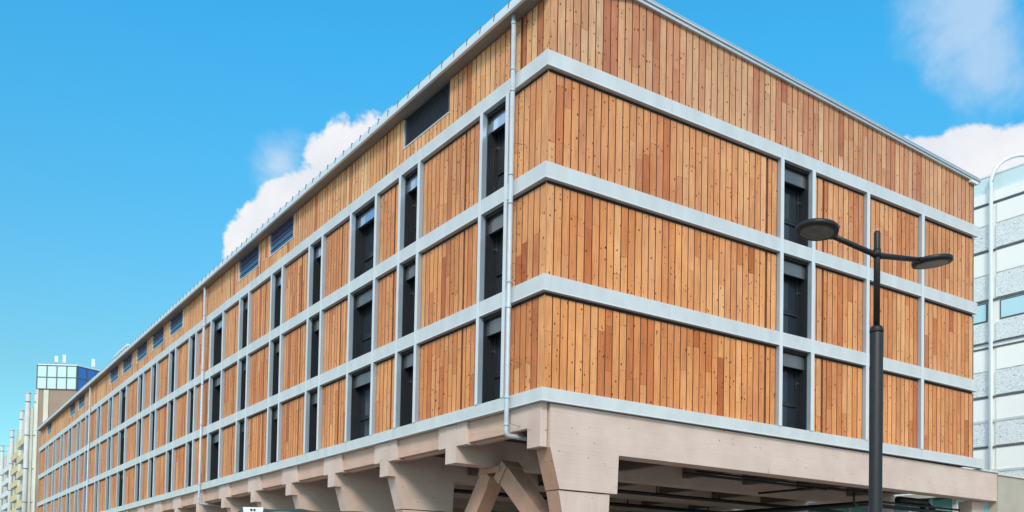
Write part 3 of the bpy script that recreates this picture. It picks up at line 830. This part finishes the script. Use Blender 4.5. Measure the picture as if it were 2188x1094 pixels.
# ------------------------------------------------------------------ ground
m = MB(); m.box(-1500, 1500, -1500, 1500, -.5, -.12); struct(m.build('ground', 'ground_soil'))
m = MB(); m.box(-40, 60, -16, 300, -.12, 0); struct(m.build('pavement', 'paving'))
m = MB(); m.box(-300, 300, -32, -16.25, -.119, -.10); struct(m.build('road', 'asphalt'))
m = MB(); m.box(-300, 300, -16.25, -16, -.118, .004); struct(m.build('kerb', 'kerb_stone'))
m = MB()
for i in range(-40, 40): m.box(i*6, i*6+3, -24.2, -24.05, -.10, -.096)
struct(m.build('road_marking', 'road_paint'))

# ------------------------------------------------------------------ world: Nishita sky and drifting cumulus
w = bpy.data.worlds.new('World'); scn.world = w; w.use_nodes = True
nt = w.node_tree
for n in list(nt.nodes): nt.nodes.remove(n)
out = N(nt, 'ShaderNodeOutputWorld'); bg = N(nt, 'ShaderNodeBackground'); nt.links.new(bg.outputs[0], out.inputs[0])
sun_el = R(34); sun_az = R(219)     # compass angle of the sun, clockwise from +Y
sky = N(nt, 'ShaderNodeTexSky', sky_type='NISHITA'); sky.sun_disc = False; sky.sun_elevation = sun_el; sky.sun_rotation = sun_az
sky.air_density = 1.0; sky.dust_density = .6; sky.ozone_density = 2.0
SKY_S = .12
# photo-like saturated blue
tint = N(nt, 'ShaderNodeVectorMath', operation='MULTIPLY'); nt.links.new(sky.outputs[0], tint.inputs[0]); 
tcs = N(nt, 'ShaderNodeTexCoord'); sz = N(nt, 'ShaderNodeSeparateXYZ'); nt.links.new(tcs.outputs['Generated'], sz.inputs[0])
tr_ = ramp(nt, [(.20, (.46, .83, .76)), (.5, (.27, 1.28, 1.42))]); tr_.color_ramp.elements[1].color = (.27, 1.28, 1.42, 1)
nt.links.new(sz.outputs[2], tr_.inputs[0]); nt.links.new(tr_.outputs[0], tint.inputs[1])
tc = N(nt, 'ShaderNodeTexCoord'); gen = tc.outputs['Generated']
nrm = N(nt, 'ShaderNodeVectorMath', operation='NORMALIZE'); nt.links.new(gen, nrm.inputs[0]); dirv = nrm.outputs[0]
no = N(nt, 'ShaderNodeTexNoise'); no.inputs['Scale'].default_value = 13; no.inputs['Detail'].default_value = 10; no.inputs['Roughness'].default_value = .6; no.inputs['Distortion'].default_value = .3
nt.links.new(dirv, no.inputs[0])
no2 = N(nt, 'ShaderNodeTexNoise'); no2.inputs['Scale'].default_value = 3.2; no2.inputs['Detail'].default_value = 6; nt.links.new(dirv, no2.inputs[0])
def blob(d, rad):
    s = N(nt, 'ShaderNodeVectorMath', operation='DISTANCE'); nt.links.new(dirv, s.inputs[0]); s.inputs[1].default_value = Vector(d).normalized()
    return math_(nt, 'SUBTRACT', 1.0, math_(nt, 'DIVIDE', s.outputs['Value'], rad))
def union(bl):
    r = bl[0]
    for b in bl[1:]: r = math_(nt, 'MAXIMUM', r, b)
    return r
def cloud(bl, amp, lo, hi, nn=no):
    r = union([blob(*b) for b in bl])
    r = math_(nt, 'ADD', r, math_(nt, 'MULTIPLY', math_(nt, 'SUBTRACT', nn.outputs[0], .5), amp))
    mr = N(nt, 'ShaderNodeMapRange', interpolation_type='SMOOTHSTEP'); nt.links.new(r, mr.inputs[0]); mr.inputs[1].default_value = lo; mr.inputs[2].default_value = hi
    return mr.outputs[0]
CL_A = [((.335, .868, .350), .055), ((.312, .880, .338), .04), ((.345, .868, .335), .065), ((.385, .838, .362), .085), ((.408, .818, .385), .075), ((.303, .883, .318), .045), ((.418, .80, .418), .05), ((.36, .85, .365), .055)]
A_ = cloud(CL_A, 1.15, .02, .15)
Wp = cloud([((.3035, .8634, .400), .040), ((.325, .868, .378), .04)], 2.0, .1, 1.0)
CL_B = [((.765, .50, .368), .052), ((.79, .472, .358), .064), ((.82, .43, .345), .070), ((.845, .39, .338), .068), ((.74, .53, .34), .06)]
B_ = cloud(CL_B, .95, .0, .13)
Cw = cloud([((.7537, .4449, .4838), .065), ((.7725, .439, .4589), .07), ((.745, .44, .50), .065)], 1.8, .05, .95)
# unseen clouds added behind the camera to make the ambient light more neutral
sepd = N(nt, 'ShaderNodeSeparateXYZ'); nt.links.new(dirv, sepd.inputs[0])
back = N(nt, 'ShaderNodeMapRange'); nt.links.new(math_(nt, 'ADD', math_(nt, 'MULTIPLY', sepd.outputs[0], .75), math_(nt, 'MULTIPLY', sepd.outputs[1], .66)), back.inputs[0]); back.inputs[1].default_value = .42; back.inputs[2].default_value = .0
bm_ = N(nt, 'ShaderNodeMapRange', interpolation_type='SMOOTHSTEP'); nt.links.new(no2.outputs[0], bm_.inputs[0]); bm_.inputs[1].default_value = .42; bm_.inputs[2].default_value = .58
Bk = math_(nt, 'MULTIPLY', back.outputs[0], bm_.outputs[0])
fac = union([A_, math_(nt, 'MULTIPLY', Wp, .55), B_, math_(nt, 'MULTIPLY', Cw, .42), math_(nt, 'MULTIPLY', Bk, .85)])
fac = math_(nt, 'MINIMUM', fac, .97)
# cloud brightness with soft modelling
cr = ramp(nt, [(.3, (.94, .97, 1.04)), (.6, (1.14, 1.14, 1.17))]); nt.links.new(no.outputs[0], cr.inputs[0])
lit = N(nt, 'ShaderNodeMapRange'); nt.links.new(back.outputs[0], lit.inputs[0]); lit.inputs[3].default_value = 4.5; lit.inputs[4].default_value = 7.2  # the added unseen clouds are brighter than the visible ones
cb_ = N(nt, 'ShaderNodeVectorMath', operation='SCALE'); nt.links.new(cr.outputs[0], cb_.inputs[0]); nt.links.new(lit.outputs[0], cb_.inputs['Scale'])
mix = mixc(nt, tint.outputs[0], cb_.outputs[0], fac)
nt.links.new(mix, bg.inputs[0]); bg.inputs[1].default_value = SKY_S

sd = bpy.data.lights.new('sun', 'SUN'); sd.energy = 1.5; sd.angle = R(14); sd.color = (1, .90, .77)
so = bpy.data.objects.new('sun', sd); C.objects.link(so)
dirs = Vector((math.sin(sun_az)*math.cos(sun_el), math.cos(sun_az)*math.cos(sun_el), math.sin(sun_el)))
so.rotation_euler = dirs.to_track_quat('Z', 'Y').to_euler(); so.location = (-30, -40, 40)

# ------------------------------------------------------------------ camera
cam = bpy.data.cameras.new('camera'); co = bpy.data.objects.new('camera', cam); C.objects.link(co)
Rv = Vector((0.82955119, -0.55811817, 0.01867968)); Uv = Vector((-0.03317286, -0.01585962, 0.99932379)); Fv = Vector((0.55744451, 0.82960989, 0.03167074))
co.matrix_world = Matrix(((Rv.x, Uv.x, -Fv.x, -14.3691), (Rv.y, Uv.y, -Fv.y, -20.0751), (Rv.z, Uv.z, -Fv.z, 1.6), (0, 0, 0, 1)))
cam.sensor_width = 36; cam.lens = 36*2013.68/2188; cam.shift_y = (1189.876-547)/2188; cam.clip_end = 5000; cam.clip_start = .1
scn.camera = co
scn.view_settings.view_transform = 'Standard'; scn.view_settings.look = 'None'; scn.view_settings.exposure = 0.6; scn.view_settings.gamma = 1
